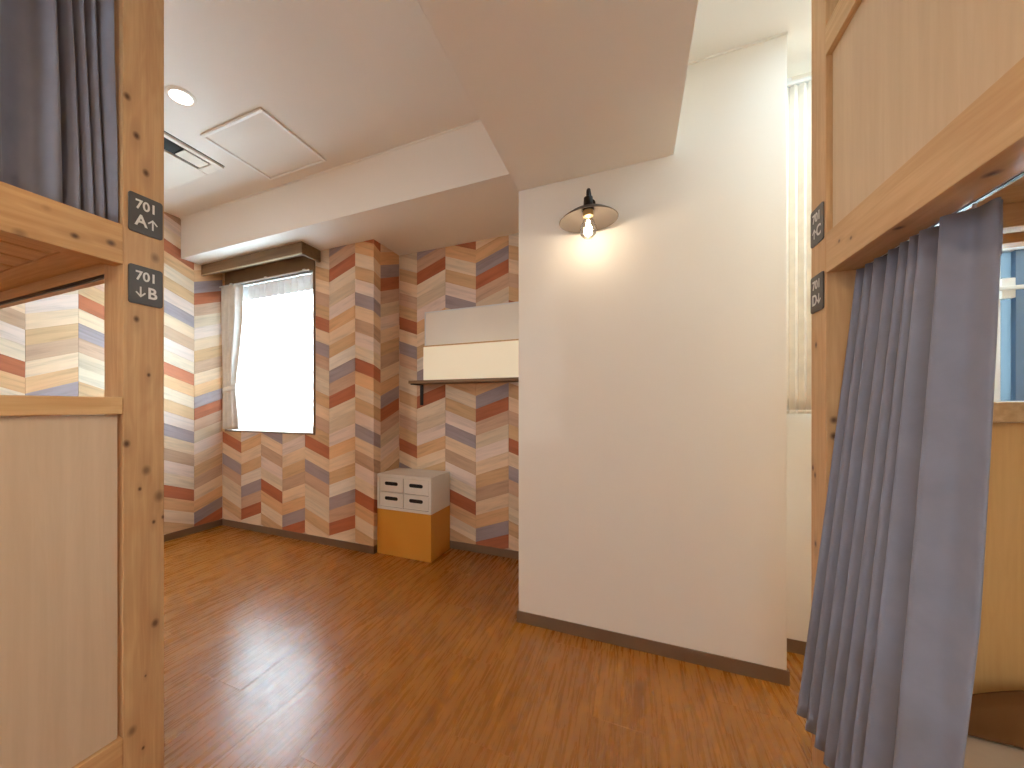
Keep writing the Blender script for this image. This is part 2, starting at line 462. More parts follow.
def slat_prism(bm, poly):
    c = (sum(p[0] for p in poly) / len(poly), sum(p[1] for p in poly) / len(poly))
    k = 0.0008
    def inset(p):
        d = Vector((p[0] - c[0], p[1] - c[1])); L = d.length
        return (p[0] - d.x / L * k * 1.4, p[1] - d.y / L * k * 1.4)
    a = [bm.verts.new((u, 0, v)) for u, v in poly]; b = [bm.verts.new((u, -TH, v)) for u, v in map(inset, poly)]
    bm.faces.new(b); n = len(poly)
    for i in range(n): bm.faces.new((a[i], a[(i + 1) % n], b[(i + 1) % n], b[i]))
def columns(parent, cols, rects, place, limit=10 ** 9, outer=None, hole=None):
    """cols: (type, u centre); rects: visible wall areas in (u,z); place(u,z) -> world location; returns pieces past the limit."""
    made = 0; rest = []
    for typ, uc in cols:
        s = SLOPE[typ]
        base = [(-PITCH / 2, -H / 2 - s * RISE / 2), (PITCH / 2, -H / 2 + s * RISE / 2), (PITCH / 2, H / 2 + s * RISE / 2), (-PITCH / 2, H / 2 - s * RISE / 2)]
        for j in range(-3, 28):
            zc = Z0 + H * j; key = SEQ[typ][j % 10]
            use = rects
            if outer is not None:      # a slat that stays clear of the opening is one piece
                hp = clip(base, (hole[0] - uc, hole[1] - uc, hole[2] - zc, hole[3] - zc))
                if len(hp) < 3 or area(hp) < 1e-7: use = [outer]
            for (u0, u1, z0, z1) in use:
                p = clip(base, (u0 - uc, u1 - uc, z0 - zc, z1 - zc))
                if len(p) < 3 or area(p) < 2.5e-5: continue
                if made >= limit: rest.append((p, uc, zc, key, s)); continue
                whole = abs(area(p) - PITCH * H) < 1e-7
                if whole and (key, s) in PMESH: me = PMESH[(key, s)]
                else:
                    bm = bmesh.new(); slat_prism(bm, p if not whole else base)
                    me = finish(bm, 'plank', pmat(key, s))
                    if whole: PMESH[(key, s)] = me
                o = bpy.data.objects.new('plank', me); C.objects.link(o); o.parent = parent
                loc, rz = place(uc, zc); o.location = loc; o.rotation_euler = (0, 0, rz)
                made += 1
    return rest
ORDER = 'ABCD'
back_place = lambda y: (lambda u, z: ((u, y, z), 0.0))
side_place = lambda x: (lambda u, z: ((x, u, z), PI / 2))
# window wall
cols = [(ORDER[k % 4], XL + (k + .5) * PITCH) for k in range(7)]
columns(wall_back, cols, [(XL + TH, XRET, BH, WZ0 - .012), (WX1 + .016, XRET, WZ0 - .012, ZF), (XL + TH, WX0 - .016, WZ0 - .012, ZF)], back_place(YW),
        outer=(XL + TH, XRET, BH, ZF), hole=(WX0 - .016, WX1 + .016, WZ0 - .012, 9.0))
# return of the alcove
columns(wall_side, [('C', YW - .155 + .5 * PITCH), ('D', YW - .155 + 1.5 * PITCH), ('A', YW - .155 + 2.5 * PITCH)], [(YW, YA - TH, BH, ZF)], side_place(XRET))
# alcove
O2 = -1.4513
columns(wall_alc, [(t, O2 + (k - .5) * PITCH) for k, t in enumerate('ABCDAB')], [(XRET + TH, XB0, BH, ZF)], back_place(YA))
# left wall
lc = [('DCBA'[k % 4], YW - (k + .5) * PITCH) for k in range(20)]
rest = columns(wall_left, lc, [(YREAR, YF, ZF, ZC), (YREAR, YW - TH, BH, ZF)], side_place(XL), 300,
               outer=(YREAR, YW - TH, BH, ZC), hole=(YF, YW + 1, ZF, 9.0))
bm = bmesh.new(); mats = []; 
for (p, uc, zc, key, s) in rest:
    m = pmat(key, s)
    if m not in mats: mats.append(m)
    n0 = len(bm.faces)
    fs = bm_poly_prism(bm, p, lambda u, v, d: (XL + d, uc + u, zc + v), TH)
    bm.faces.ensure_lookup_table()
    for f in bm.faces[n0:]: f.material_index = mats.index(m)
me = bpy.data.meshes.new('chevron_planking'); bm.to_mesh(me); bm.free()
for m in mats: me.materials.append(m)
o = bpy.data.objects.new('chevron_planking', me); C.objects.link(o); o.parent = wall_left; o['kind'] = 'stuff'

# ------------------------------------------------------------ window with sheer and tied drape
win = struct('window_1', boxes((WX0, WX1, YW + .085, YW + .115, WZ0, WZ0 + .03), (WX0, WX1, YW + .085, YW + .115, WZ1 - .03, WZ1),
                               (WX0, WX0 + .03, YW + .085, YW + .115, WZ0 + .03, WZ1 - .03), (WX1 - .03, WX1, YW + .085, YW + .115, WZ0 + .03, WZ1 - .03),
                               ((WX0 + WX1) / 2 - .018, (WX0 + WX1) / 2 + .018, YW + .085, YW + .115, WZ0 + .03, WZ1 - .03)), M_alu)
struct('pane', boxes((WX0 + .03, (WX0 + WX1) / 2 - .018, YW + .098, YW + .102, WZ0 + .03, WZ1 - .03)), M_glass, win)
struct('pane', boxes(((WX0 + WX1) / 2 + .018, WX1 - .03, YW + .098, YW + .102, WZ0 + .03, WZ1 - .03)), M_glass, win)
struct('casing', boxes((WX0 - .014, WX1 + .014, YW - .012, YW + .085, WZ0 - .012, WZ0), (WX1, WX1 + .014, YW - .012, YW + .085, WZ0, WZ1),
                       (WX0 - .014, WX0, YW - .012, YW + .085, WZ0, WZ1), (WX0 - .014, WX1 + .014, YW - .012, YW + .02, WZ1, ZF - .016)), M_brown, win)

t = Thing('curtain_pelmet', 'dark brown wooden pelmet box over the window below the ceiling lintel', 'pelmet', (-2.61, 2.06, 2.045))
PX1, PY0, PZ0 = -2.072, 1.976, 2.05
t.box('front_board', (XL + .004, PX1, PY0, PY0 + .018, PZ0, ZF - .001), M_pelmet)
t.box('end_board', (PX1 - .018, PX1, PY0 + .018, YW - .003, PZ0, ZF - .001), M_pelmet)
t.box('top_board', (XL + .004, PX1 - .018, PY0 + .018, YW - .003, ZF - .016, ZF - .001), M_pelmet)
t.box('trim_strip', (XL + .004, PX1 + .002, PY0 - .002, PY0 + .003, PZ0 - .001, PZ0 + .007), M_pelmet_trim, .001)

def catmull(pts, n):
    out = []
    for i in range(len(pts) - 1):
        p0, p1, p2, p3 = pts[max(i - 1, 0)], pts[i], pts[i + 1], pts[min(i + 2, len(pts) - 1)]
        for k in range(n):
            u = k / n
            out.append(tuple(0.5 * (2 * b + (c - a) * u + (2 * a - 5 * b + 4 * c - d) * u * u + (3 * b - a - 3 * c + d) * u ** 3) for a, b, c, d in zip(p0, p1, p2, p3)))
    out.append(tuple(pts[-1])); return out

def sheet(rows):
    """rows: list of lists of 3D points."""
    bm = bmesh.new(); g = [[bm.verts.new(p) for p in r] for r in rows]
    for a, b in zip(g, g[1:]):
        for i in range(len(a) - 1): bm.faces.new((a[i], a[i + 1], b[i + 1], b[i]))
    return bm

def thicken(o, th):
    m = o.modifiers.new('thickness', 'SOLIDIFY'); m.thickness = th; m.offset = 0.0

# curtain track
t = Thing('curtain_track', 'slim white double curtain track across the top of the bright window', 'curtain track', (-2.61, 2.14, 1.99))
for yy, xx, xe in ((2.118, XL + .02, -2.15), (2.170, WX0 + .004, WX1 - .004)):
    t.box('rail', (xx, xe, yy - .006, yy + .006, 1.99, 2.0), M_alu, .002)
for xx in (-3.0, -2.6, -2.2): t.box('bracket', (xx - .01, xx + .01, 2.112, YW - .0125, 2.0, 2.008), M_alu, .001)

random.seed(7)
def wavy(x0, x1, y, z0, z1, n, amp, rows=14, jitter=.3, pinch=None):
    ph = [random.uniform(-jitter, jitter) for _ in range(n + 2)]
    out = []
    for r in range(rows + 1):
        k = r / rows; z = z1 + (z0 - z1) * k; row = []
        N = n * 10
        for i in range(N + 1):
            u = i / N; a = 2 * PI * u * n + ph[int(u * n)] * math.sin(2 * PI * u * n / 2)
            am = amp * (0.55 + 0.45 * min(1, k * 4))
            row.append((x0 + (x1 - x0) * u + 0.25 * am * math.sin(2 * a), y + am * math.sin(a), z))
        out.append(row)
    return out
t = Thing('sheer_curtain', 'white sheer curtain filling the bright window, gathered in soft pleats', 'curtain', (-2.62, 2.17, 0.815))
sh = t.part('fabric', sheet(wavy(WX0 + .008, WX1 - .008, 2.172, 0.812, 1.985, 14, .011)), M_sheer, True)
t.part('header_tape', sheet(wavy(WX0 + .008, WX1 - .008, 2.168, 1.865, 1.987, 14, .011, 3)), M_tape, True)
for k in range(9): t.box('hook', (-3.06 + k * .11, -3.054 + k * .11, 2.165, 2.171, 1.978, 1.992), M_alu, .001)

# tied drape at the left jamb
t = Thing('tied_drape', 'cream drape gathered by a tieback at the left of the bright window', 'curtain', (-3.03, 2.118, 0.815))
rows = []
ZT = 1.14
for r in range(33):
    k = r / 32; z = 1.985 + (0.815 - 1.985) * k
    d = abs(z - ZT)
    wd = (0.074 + 0.026 * min(1, d / .25)) if z < ZT else (0.074 + 0.034 * min(1, (d / .6) ** 0.9))
    xc = -3.088 + wd
    row = []
    for i in range(81):
        u = i / 80
        row.append((xc - wd + 2 * wd * u, 2.112 + (.016 + .012 * min(1, d / .2)) * math.sin(2 * PI * u * 3.5 + .6 * math.sin(2.5 * z)), z))
    rows.append(row)
f = t.part('fabric', sheet(rows), M_drape, True); thicken(f, .003)
bm = bmesh.new(); ring = []
N = 32
for zz in (ZT - .02, ZT + .02):
    ring.append([bm.verts.new((-3.014 + .080 * math.cos(2 * PI * k / N), 2.118 + .025 * math.sin(2 * PI * k / N), zz + .012 * math.cos(2 * PI * k / N))) for k in range(N)])
for k in range(N): bm.faces.new((ring[0][k], ring[0][(k + 1) % N], ring[1][(k + 1) % N], ring[1][k]))
f = t.part('tieback', bm, M_drape, True); thicken(f, .003)

# ------------------------------------------------------------ right-hand window behind the bunk
w2 = struct('window_2', boxes((W2X0, W2X1, YR + .03, YR + .07, W2Z0, W2Z0 + .035), (W2X0, W2X1, YR + .03, YR + .07, W2Z1 - .03, W2Z1),
                              (W2X0, W2X0 + .03, YR + .03, YR + .07, W2Z0 + .035, W2Z1 - .03), (W2X1 - .03, W2X1, YR + .03, YR + .07, W2Z0 + .035, W2Z1 - .03),
                              (1.13, 1.17, YR + .02, YR + .07, W2Z0 + .035, W2Z1 - .03), (W2X0 + .03, W2X1 - .03, YR + .02, YR + .07, 1.545, 1.60)), M_alu)
for xa, xb in ((W2X0 + .03, 1.13), (1.17, W2X1 - .03)):
    for za, zb in ((W2Z0 + .035, 1.545), (1.60, W2Z1 - .03)):
        struct('pane', boxes((xa, xb, YR + .048, YR + .052, za, zb)), M_frost if (xa > 1 and za < 1.5) else M_glass, w2)
M_jamb = plain('blue_grey_sash', srgb(96, 118, 146), 0.4, 0.4)
struct('sash_stile', boxes((1.212, 1.27, YR + .03, YR + .055, W2Z0 + .035, 1.545)), M_jamb, w2)
struct('latch', boxes((1.165, 1.198, YR + .006, YR + .03, 1.375, 1.445), (1.15, 1.215, YR - .004, YR + .008, 1.402, 1.416), bev=.003), M_alu, w2)

# unseen rear-wall window behind the camera, added as soft fill light
w3 = struct('fill_window', boxes((W3X0, W3X1, YREAR - .10, YREAR - .06, W3Z0, W3Z0 + .04), (W3X0, W3X1, YREAR - .10, YREAR - .06, W3Z1 - .04, W3Z1),
                              (W3X0, W3X0 + .04, YREAR - .10, YREAR - .06, W3Z0 + .04, W3Z1 - .04), (W3X1 - .04, W3X1, YREAR - .10, YREAR - .06, W3Z0 + .04, W3Z1 - .04),
                              (-.33, -.29, YREAR - .10, YREAR - .06, W3Z0 + .04, W3Z1 - .04)), M_alu)
for xa, xb in ((W3X0 + .04, -.33), (-.29, W3X1 - .04)):
    struct('pane', boxes((xa, xb, YREAR - .082, YREAR - .078, W3Z0 + .04, W3Z1 - .04)), M_milky, w3)

# drape at that window
t = Thing('window_drape', 'cream pleated drape hanging at the window edge between pillar and right bunk', 'curtain', (.70, 1.94, 0.97))
f = t.part('fabric', sheet(wavy(.530, .95, 1.945, 0.972, 2.268, 15, .012, 14, .2)), M_drape2, True); thicken(f, .003)
f = t.part('hem', sheet([[(x_, y_, .975 + .012 * (1 - r)) for x_, y_, _ in wavy(.530, .95, 1.9435, 0.97, 0.98, 15, .0125, 1, .2)[1]] for r in range(2)]), M_drape2, True); thicken(f, .004)
t = Thing('curtain_rail', 'white curtain rail close to the ceiling between pillar and right bunk', 'curtain track', (.9, 1.945, 2.27))
t.box('rail', (.515, 1.85, 1.935, 1.955, 2.27, 2.285), M_alu, .002)
for xx in (.56, 1.2, 1.8): t.box('bracket', (xx - .01, xx + .01, 1.935, YR, 2.285, 2.30), M_alu, .001)

# ------------------------------------------------------------ alcove: drawers, box, shelf
CX0, CX1, CY0, CY1 = XRET + .012, -1.176, 2.181, 2.46
t = Thing('ochre_box', 'plain ochre box on the floor carrying the white drawer unit', 'box', ((CX0 + CX1) / 2, 2.32, 0))
t.box('front_panel', (CX0, CX1, CY0, CY0 + .015, 0.001, .305), M_orange, .001)
t.box('side_panel', (CX1 - .015, CX1, CY0 + .015, CY1, 0.001, .305), M_orange, .001)
t.box('side_panel', (CX0, CX0 + .015, CY0 + .015, CY1, 0.001, .305), M_orange, .001)
t.box('back_panel', (CX0 + .015, CX1 - .015, CY1 - .015, CY1, 0.001, .305), M_orange, .001)
t.box('top_panel', (CX0 + .015, CX1 - .015, CY0 + .015, CY1 - .015, .29, .305), M_orange, .001)
t = Thing('drawer_unit', 'white four-drawer unit with black slot handles on the ochre box', 'drawer unit', ((CX0 + CX1) / 2, 2.32, .306))
ZD0, ZD1 = .306, .543
t.part('body', boxes((CX0, CX1, CY0 + .012, CY1, ZD1 - .014, ZD1), (CX0, CX1, CY0 + .012, CY1, ZD0, ZD0 + .014), (CX0, CX0 + .014, CY0 + .012, CY1, ZD0 + .014, ZD1 - .014),
       (CX1 - .014, CX1, CY0 + .012, CY1, ZD0 + .014, ZD1 - .014), (CX0 + .014, CX1 - .014, CY1 - .01, CY1, ZD0 + .014, ZD1 - .014),
       ((CX0 + CX1) / 2 - .007, (CX0 + CX1) / 2 + .007, CY0 + .012, CY1 - .01, ZD0 + .014, ZD1 - .014), bev=.0008), M_drawer)
t.part('face_frame', boxes((CX0, CX1, CY0, CY0 + .012, ZD1 - .02, ZD1), (CX0, CX1, CY0, CY0 + .012, ZD0, ZD0 + .018), (CX0, CX0 + .018, CY0, CY0 + .012, ZD0 + .018, ZD1 - .02),
       (CX1 - .018, CX1, CY0, CY0 + .012, ZD0 + .018, ZD1 - .02), bev=.0008), M_drawer)
for cxi in range(2):
    for czi in range(2):
        xa = CX0 + .020 + cxi * ((CX1 - CX0 - .036) / 2 + .001); xb = xa + (CX1 - CX0 - .036) / 2 - .005
        za = ZD0 + .020 + czi * .0995; zb = za + .0965
        dr = t.box('drawer', (xa, xb, CY0 + .002, CY0 + .02, za, zb), M_drawer, .002)
        xm, zm = (xa + xb) / 2, (za + zb) / 2 + .008
        hb = bmesh.new()
        poly = [(xm - .040 + .012 * math.cos(a), zm + .012 * math.sin(a)) for a in [PI / 2 + PI * k / 6 for k in range(7)]] + [(xm + .040 + .012 * math.cos(a), zm + .012 * math.sin(a)) for a in [-PI / 2 + PI * k / 6 for k in range(7)]]
        bm_poly_prism(hb, poly, lambda u, v, d: (u, CY0 + .0015 + d, v), .012)
        t.part('handle_slot', hb, M_dark, False, dr, 'black slot handle')

t = Thing('wall_shelf', 'thin brown shelf board on a black bracket in the alcove', 'shelf', (-.95, 2.38, 1.16))
SY0 = 2.31
t.box('board', (-1.425, XB0 - .003, SY0, YA - .003, 1.160, 1.180), M_shelf, .002)
for xx in (-1.408, -.62):
    b = t.part('bracket', boxes((xx - .012, xx + .012, YA - .010, YA - .003, 1.01, 1.160), (xx - .012, xx + .012, SY0 + .02, YA - .010, 1.152, 1.160), bev=.001), M_black)
t = Thing('cream_box', 'cream box with a glow added to its front, standing on the brown alcove shelf', 'light box', (-.95, 2.38, 1.181))
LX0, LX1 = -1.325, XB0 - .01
t.box('front_panel', (LX0, LX1, 2.345, 2.351, 1.181, 1.412), M_cream_glow, .001)
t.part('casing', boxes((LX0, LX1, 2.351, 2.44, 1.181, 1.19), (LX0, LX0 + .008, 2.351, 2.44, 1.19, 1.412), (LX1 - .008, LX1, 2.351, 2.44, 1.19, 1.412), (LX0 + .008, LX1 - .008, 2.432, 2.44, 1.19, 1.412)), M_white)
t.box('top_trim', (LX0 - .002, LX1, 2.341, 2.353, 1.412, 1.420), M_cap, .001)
t = Thing('white_board', 'pale grey-white board standing upright behind the cream box', 'board', (-.95, 2.46, 1.181))
t.box('panel', (-1.362, XB0 - .006, 2.446, 2.458, 1.181, 1.672), M_white, .002)
t.part('edge_frame', boxes((-1.366, XB0 - .006, 2.443, 2.461, 1.672, 1.680), (-1.370, -1.362, 2.443, 2.461, 1.181, 1.680)), M_alu)

# ------------------------------------------------------------ wall lamp on the pillar
LX, LY, LZ = -.164, 1.625, 1.745
M_enamel = plain('grey_enamel', srgb(92, 82, 75), 0.45, 0.4, 0.0)
t = Thing('wall_lamp', 'small wall lamp with shallow grey metal shade and bare bulb on pillar', 'wall lamp', (LX, Y1, 1.87))
bm = bm_tube(bmesh.new(), [(LX, Y1 - .012, 1.87), (LX, Y1 - .001, 1.87)], .017, 24)
t.part('wall_plate', bm, M_black, True)
arm = [(LX, Y1 - .012, 1.87), (LX, LY + .05, 1.87), (LX, LY + .02, 1.873), (LX, LY + .006, 1.868), (LX, LY, 1.855), (LX, LY, 1.835)]
t.part('arm', bm_tube(bmesh.new(), catmull(arm, 4), .0075, 12), M_black, True)
t.part('socket', bm_lathe(bmesh.new(), (LX, LY, 0), [(.008, 1.84), (.017, 1.835), (.0185, 1.80), (.022, 1.795), (.022, 1.782), (.001, 1.782)], 24), M_black, True)
prof = [(.024, 1.790), (.045, 1.786), (.075, 1.772), (.100, 1.755), (.1095, 1.746), (.112, 1.744), (.1105, 1.7425), (.099, 1.752), (.074, 1.769), (.044, 1.783), (.024, 1.787)]
sh = t.part('shade', bm_lathe(bmesh.new(), (LX, LY, 0), prof, 64, True), M_enamel, True)
t.part('lamp_holder', bm_lathe(bmesh.new(), (LX, LY, 0), [(.020, 1.783), (.021, 1.765), (.019, 1.760), (.001, 1.760)], 24), plain('brass_holder', srgb(190, 170, 130), .3, .5, .7), True)
bulb = t.part('bulb', bm_lathe(bmesh.new(), (LX, LY, 0), [(.013, 1.762), (.015, 1.752), (.024, 1.735), (.031, 1.716), (.0325, 1.703), (.029, 1.688), (.019, 1.677), (.008, 1.6725), (.0005, 1.672)], 32), M_bulb, True, label='clear glass bulb')
bm = bmesh.new()
for k in range(6):
    a = 2 * PI * k / 6
    bm_tube(bm, [(LX + .004 * math.cos(a), LY + .004 * math.sin(a), 1.745), (LX + .011 * math.cos(a), LY + .011 * math.sin(a), 1.700)], .0011, 6)
t.part('filament', bm, M_filament, False, bulb, 'glowing filament')
ld = bpy.data.lights.new('bulb_glow', 'POINT'); ld.energy = 0.95; ld.color = (1.0, 0.84, 0.62); ld.shadow_soft_size = .022
lo = bpy.data.objects.new('bulb_glow', ld); C.objects.link(lo); lo.location = (LX, LY, 1.712)

# ------------------------------------------------------------ ceiling fittings
names = ['round white recessed downlight glowing beside the air vent on the left ceiling',
         'unseen recessed fill downlight added in the left ceiling beyond the left bunk bed',
         'unseen recessed fill downlight added in the lower ceiling right in front of the drape by the pillar',
         'unseen recessed fill downlight added in the underside of the ceiling beam above the aisle']
for (x, y, zc, watt, lcol), nm in zip(DOWN, names):
    t = Thing('downlight', nm, 'downlight', (x, y, zc - .012), 'recessed ceiling downlights')
    t.part('trim_ring', bm_lathe(bmesh.new(), (x, y, zc), [(.047, -.0005), (.062, -.0005), (.060, -.006), (.050, -.010), (.046, -.007)], 40, True), M_white, True)
    t.part('diffuser', bm_lathe(bmesh.new(), (x, y, zc), [(.0005, -.006), (.046, -.006), (.046, -.001), (.0005, -.001)], 40), M_diffuser, False)
    ld = bpy.data.lights.new('downlight_glow', 'AREA'); ld.shape = 'DISK'; ld.size = .085; ld.energy = watt; ld.color = lcol
    lo = bpy.data.objects.new('downlight_glow', ld); C.objects.link(lo); lo.location = (x, y, zc - .014)

t = Thing('ceiling_hatch', 'square access hatch with white metal frame in the left ceiling', 'access hatch', (-1.86, 1.52, ZC - .006))
M_hatch = plain('bright_white_frame', srgb(248, 247, 245), 0.35, 0.6, var=0.0)
hx0, hx1, hy0, hy1 = -2.09, -1.63, 1.302, 1.742
t.box('panel', (hx0 + .016, hx1 - .016, hy0 + .016, hy1 - .016, ZC - .003, ZC - .0005), M_ceil, .0005)
for d in ((hx0, hx1, hy0, hy0 + .018), (hx0, hx1, hy1 - .012, hy1), (hx0, hx0 + .016, hy0 + .018, hy1 - .012), (hx1 - .016, hx1, hy0 + .018, hy1 - .012)):
    t.box('frame_strip', (*d, ZC - .012, ZC - .0005), M_hatch, .0045)
t.box('latch', (-1.875, -1.845, hy1 - .011, hy1 - .003, ZC - .008, ZC - .006), M_dark, .0005)

t = Thing('air_conditioner', 'white ceiling air conditioner panel with louvre slot behind the left post', 'air conditioner', (-2.5, 1.05, ZC - .02))
ax0, ax1, ay0, ay1 = -2.82, -2.235, .55, 1.535
t.box('panel', (ax0, -2.385, ay0, ay1, ZC - .016, ZC - .0005), M_white, .004)
t.box('edge_strip', (-2.262, ax1, ay0, ay1, ZC - .016, ZC - .0005), M_white, .004)
t.box('end_cap', (-2.385, -2.262, 1.475, ay1, ZC - .016, ZC - .0005), M_white, .004)
t.box('end_cap', (-2.385, -2.262, ay0, .61, ZC - .016, ZC - .0005), M_white, .004)
t.box('outlet', (-2.385, -2.262, .61, 1.475, ZC - .004, ZC - .0005), M_dark, 0)
for k in range(2):
    t.box('louvre', (-2.365 , -2.278, 1.335 - k * .42, 1.472 - k * .42 + (.0 if k == 0 else .14), ZC - .013, ZC - .008), M_white, .001)
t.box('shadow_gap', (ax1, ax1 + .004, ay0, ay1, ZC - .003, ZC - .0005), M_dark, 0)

# ------------------------------------------------------------ bunk signs
def text_mesh(txt, size):
    cu = bpy.data.curves.new('txt', 'FONT'); cu.body = txt; cu.size = size; cu.align_x = 'CENTER'; cu.align_y = 'CENTER'; cu.extrude = .0003; cu.offset = size * .022
    o = bpy.data.objects.new('txt', cu); C.objects.link(o)
    dg = bpy.context.evaluated_depsgraph_get(); dg.update()
    me = bpy.data.meshes.new_from_object(o.evaluated_get(dg))
    bpy.data.objects.remove(o); bpy.data.curves.remove(cu)
    return me
def sign(t, x, yc, zc, facing, rows_, label):
    """a rounded charcoal plate on a post face of plane x; facing +1/-1 along X."""
    wd, ht, r = .0365, .0465, .006
    poly = []
    for (sx, sz, a0) in ((1, 1, 0), (-1, 1, PI / 2), (-1, -1, PI), (1, -1, 3 * PI / 2)):
        for k in range(5):
            a = a0 + k * PI / 8; poly.append((yc + sx * (wd - r) + r * math.cos(a), zc + sz * (ht - r) + r * math.sin(a)))
    p = t.part('sign', bm_poly_prism(bmesh.new(), poly, lambda u, v, d: (x + facing * (.0003 + d), u, v), .003), M_sign, label=label)
    bm = bmesh.new()
    R = facing  # reading direction along +Y for facing +1
    def stamp(me, du, dv):
        tmp = bmesh.new(); tmp.from_mesh(me)
        for v in tmp.verts:
            u, vv, d = v.co
            v.co = (x + facing * (.0037 + d), yc + R * (u + du), zc + vv + dv)
        me2 = bpy.data.meshes.new('tmp'); tmp.to_mesh(me2); tmp.free(); bm.from_mesh(me2); bpy.data.meshes.remove(me2)
    stamp(text_mesh('701', .031), 0, .021)
    letter, lu, au, up = rows_
    stamp(text_mesh(letter, .038), lu, -.017)
    s = .0035; L = .013; sg = 1 if up else -1
    fn = lambda u, v, d: (x + facing * (.0034 + d), yc + R * (au + u), zc - .017 + sg * v)
    bm_poly_prism(bm, [(-s / 2, -L), (s / 2, -L), (s / 2, L - .002), (-s / 2, L - .002)], fn, .0005)
    for q in (1, -1):
        bm_poly_prism(bm, [(0, L), (q * .011, L - .011), (q * .0088, L - .0135), (0, L - .0045)], fn, .0005)
    t.part('lettering', bm, M_letter, parent=p, label='white lettering')

# ------------------------------------------------------------ left bunk
X0 = -1.09; PY0_, PY1_ = .502, .590; PW = .084
LXB = -2.22; LYB = -1.45
t = Thing('bunk_bed', 'knotty pine bunk bed with 701 A and B signs at left', 'bunk bed', (-1.65, -.43, 0))
posts = [(X0 - PW, X0, PY0_, PY1_), (LXB, LXB + PW, PY0_, PY1_), (X0 - PW, X0, LYB, LYB + .088), (LXB, LXB + PW, LYB, LYB + .088)]
for i, d in enumerate(posts): t.box('post', (*d, 0, 2.15), M_post_l if i == 0 else M_pine_z, .003)
yb0, yb1 = LYB + .088, PY0_
for xa, xb in ((X0 - .04, X0), (LXB, LXB + .04)):
    m = M_rail_l if xa > -1.5 else M_pine_y
    t.box('upper_rail', (xa, xb, yb0, yb1, 1.334, 1.427), m, .002)
    t.box('lower_rail', (xa, xb, yb0, yb1, .12, .222), M_pine_y, .002)
t.box('guard_panel', (X0 - .022, X0 - .008, yb0 + .004, yb1 - .007, .224, .981), M_ply, .001)
t.box('guard_cap', (X0 - .036, X0 + .002, yb0, yb1 - .001, .982, 1.022), M_cap, .003)
for ya, yb in ((PY0_ + .012, PY0_ + .052), (LYB + .02, LYB + .06)):
    t.box('end_rail', (LXB + PW, X0 - PW, ya, yb, 1.330, 1.427), M_pine_x, .002)
    t.box('end_rail', (LXB + PW, X0 - PW, ya, yb, .12, .222), M_pine_x, .002)
t.box('curtain_channel', (LXB + PW, X0 - PW, PY0_ + .002, PY0_ + .010, 1.316, 1.324), M_black, .001)
t.box('channel_strip', (LXB + PW, X0 - PW, PY0_ + .001, PY0_ + .012, 1.324, 1.334), M_pine_x, .001)
t.box('cross_board', (LXB + .04, X0 - .04, .43, PY0_ , 1.352, 1.368), M_pine_x, .001)
k = 0; xx = X0 - .043
while xx - .092 > LXB + .04:
    t.box('slat', (xx - .086, xx, LYB + .06, .425, 1.352, 1.368), M_pine_y, .0015); xx -= .098
t.box('lower_deck', (LXB + .04, X0 - .04, LYB + .06, PY0_, .20, .215), M_pine_y, .001)
sign(t, X0, .548, 1.4665, 1, ('A', -.011, .014, True), 'charcoal sign reading 701 A with up arrow')
sign(t, X0, .548, 1.2945, 1, ('B', .013, -.012, False), 'charcoal sign reading 701 B with down arrow')
left_bunk = t

# upper curtain of the left bunk
t = Thing('bed_curtain', 'slate blue curtain hanging behind the upper rail of the left bunk', 'curtain', (-1.145, .2, 1.432))
top = [(-1.225, -.10), (-1.17, -.06), (-1.235, 0.0), (-1.175, .05), (-1.235, .11), (-1.18, .17), (-1.24, .23), (-1.195, .29), (-1.185, .335), (-1.225, .345), (-1.235, .385), (-1.195, .405), (-1.185, .415),
       (-1.225, .428), (-1.225, .436), (-1.19, .448), (-1.225, .456), (-1.22, .464), (-1.188, .472), (-1.222, .480), (-1.215, .486), (-1.185, .494), (-1.205, .503), (-1.175, .512), (-1.163, .521)]
top = [(x_ + .058, y_ * (x_ + .058) / x_ - .004) for x_, y_ in top]
bot = [(x_ + .004, y_ + .012 + .006 * math.sin(i * 2.1)) for i, (x_, y_) in enumerate(top)]
rows = []
a, b = catmull(top, 5), catmull(bot, 5)
for r in range(13):
    k = r / 12; z = 2.06 + (1.432 - 2.06) * k
    rows.append([(p[0] + (q[0] - p[0]) * k, min(.497, p[1] + (q[1] - p[1]) * k + .004 * math.sin(5 * z + 30 * p[1])), z) for p, q in zip(a, b)])
f = t.part('fabric', sheet(rows), M_blue, True); thicken(f, .002)
t.box('rail', (-1.152, -1.138, LYB + .1, .495, 2.06, 2.075), M_alu, .002)

# ------------------------------------------------------------ right bunk
X1 = .43; RY0, RY1 = 1.238, 1.325; RXB = 1.36; RYB = -.72
t = Thing('bunk_bed', 'pale pine bunk bed with plywood guard panel at right', 'bunk bed', (.9, .3, 0))
for i, d in enumerate([(X1, X1 + PW, RY0, RY1), (RXB - PW, RXB, RY0, RY1), (X1, X1 + PW, RYB, RYB + .088), (RXB - PW, RXB, RYB, RYB + .088)]):
    t.box('post', (*d, 0, 2.15), M_post_r if i == 0 else M_pine_z, .003)
yb0, yb1 = RYB + .088, RY0
t.box('upper_rail', (X1, X1 + .062, yb0, yb1, 1.327, 1.424), M_rail_r, .002)
t.box('upper_rail', (RXB - .04, RXB, yb0, yb1, 1.327, 1.424), M_pine_y, .002)
t.box('lower_rail', (X1 + .03, X1 + .07, yb0, yb1, .10, .19), M_pine_y, .002)
t.box('lower_rail', (RXB - .04, RXB, yb0, yb1, .10, .19), M_pine_y, .002)
t.box('guard_panel', (X1 + .010, X1 + .024, yb0 + .004, yb1 - .007, 1.4245, 1.857), M_ply_r, .001)
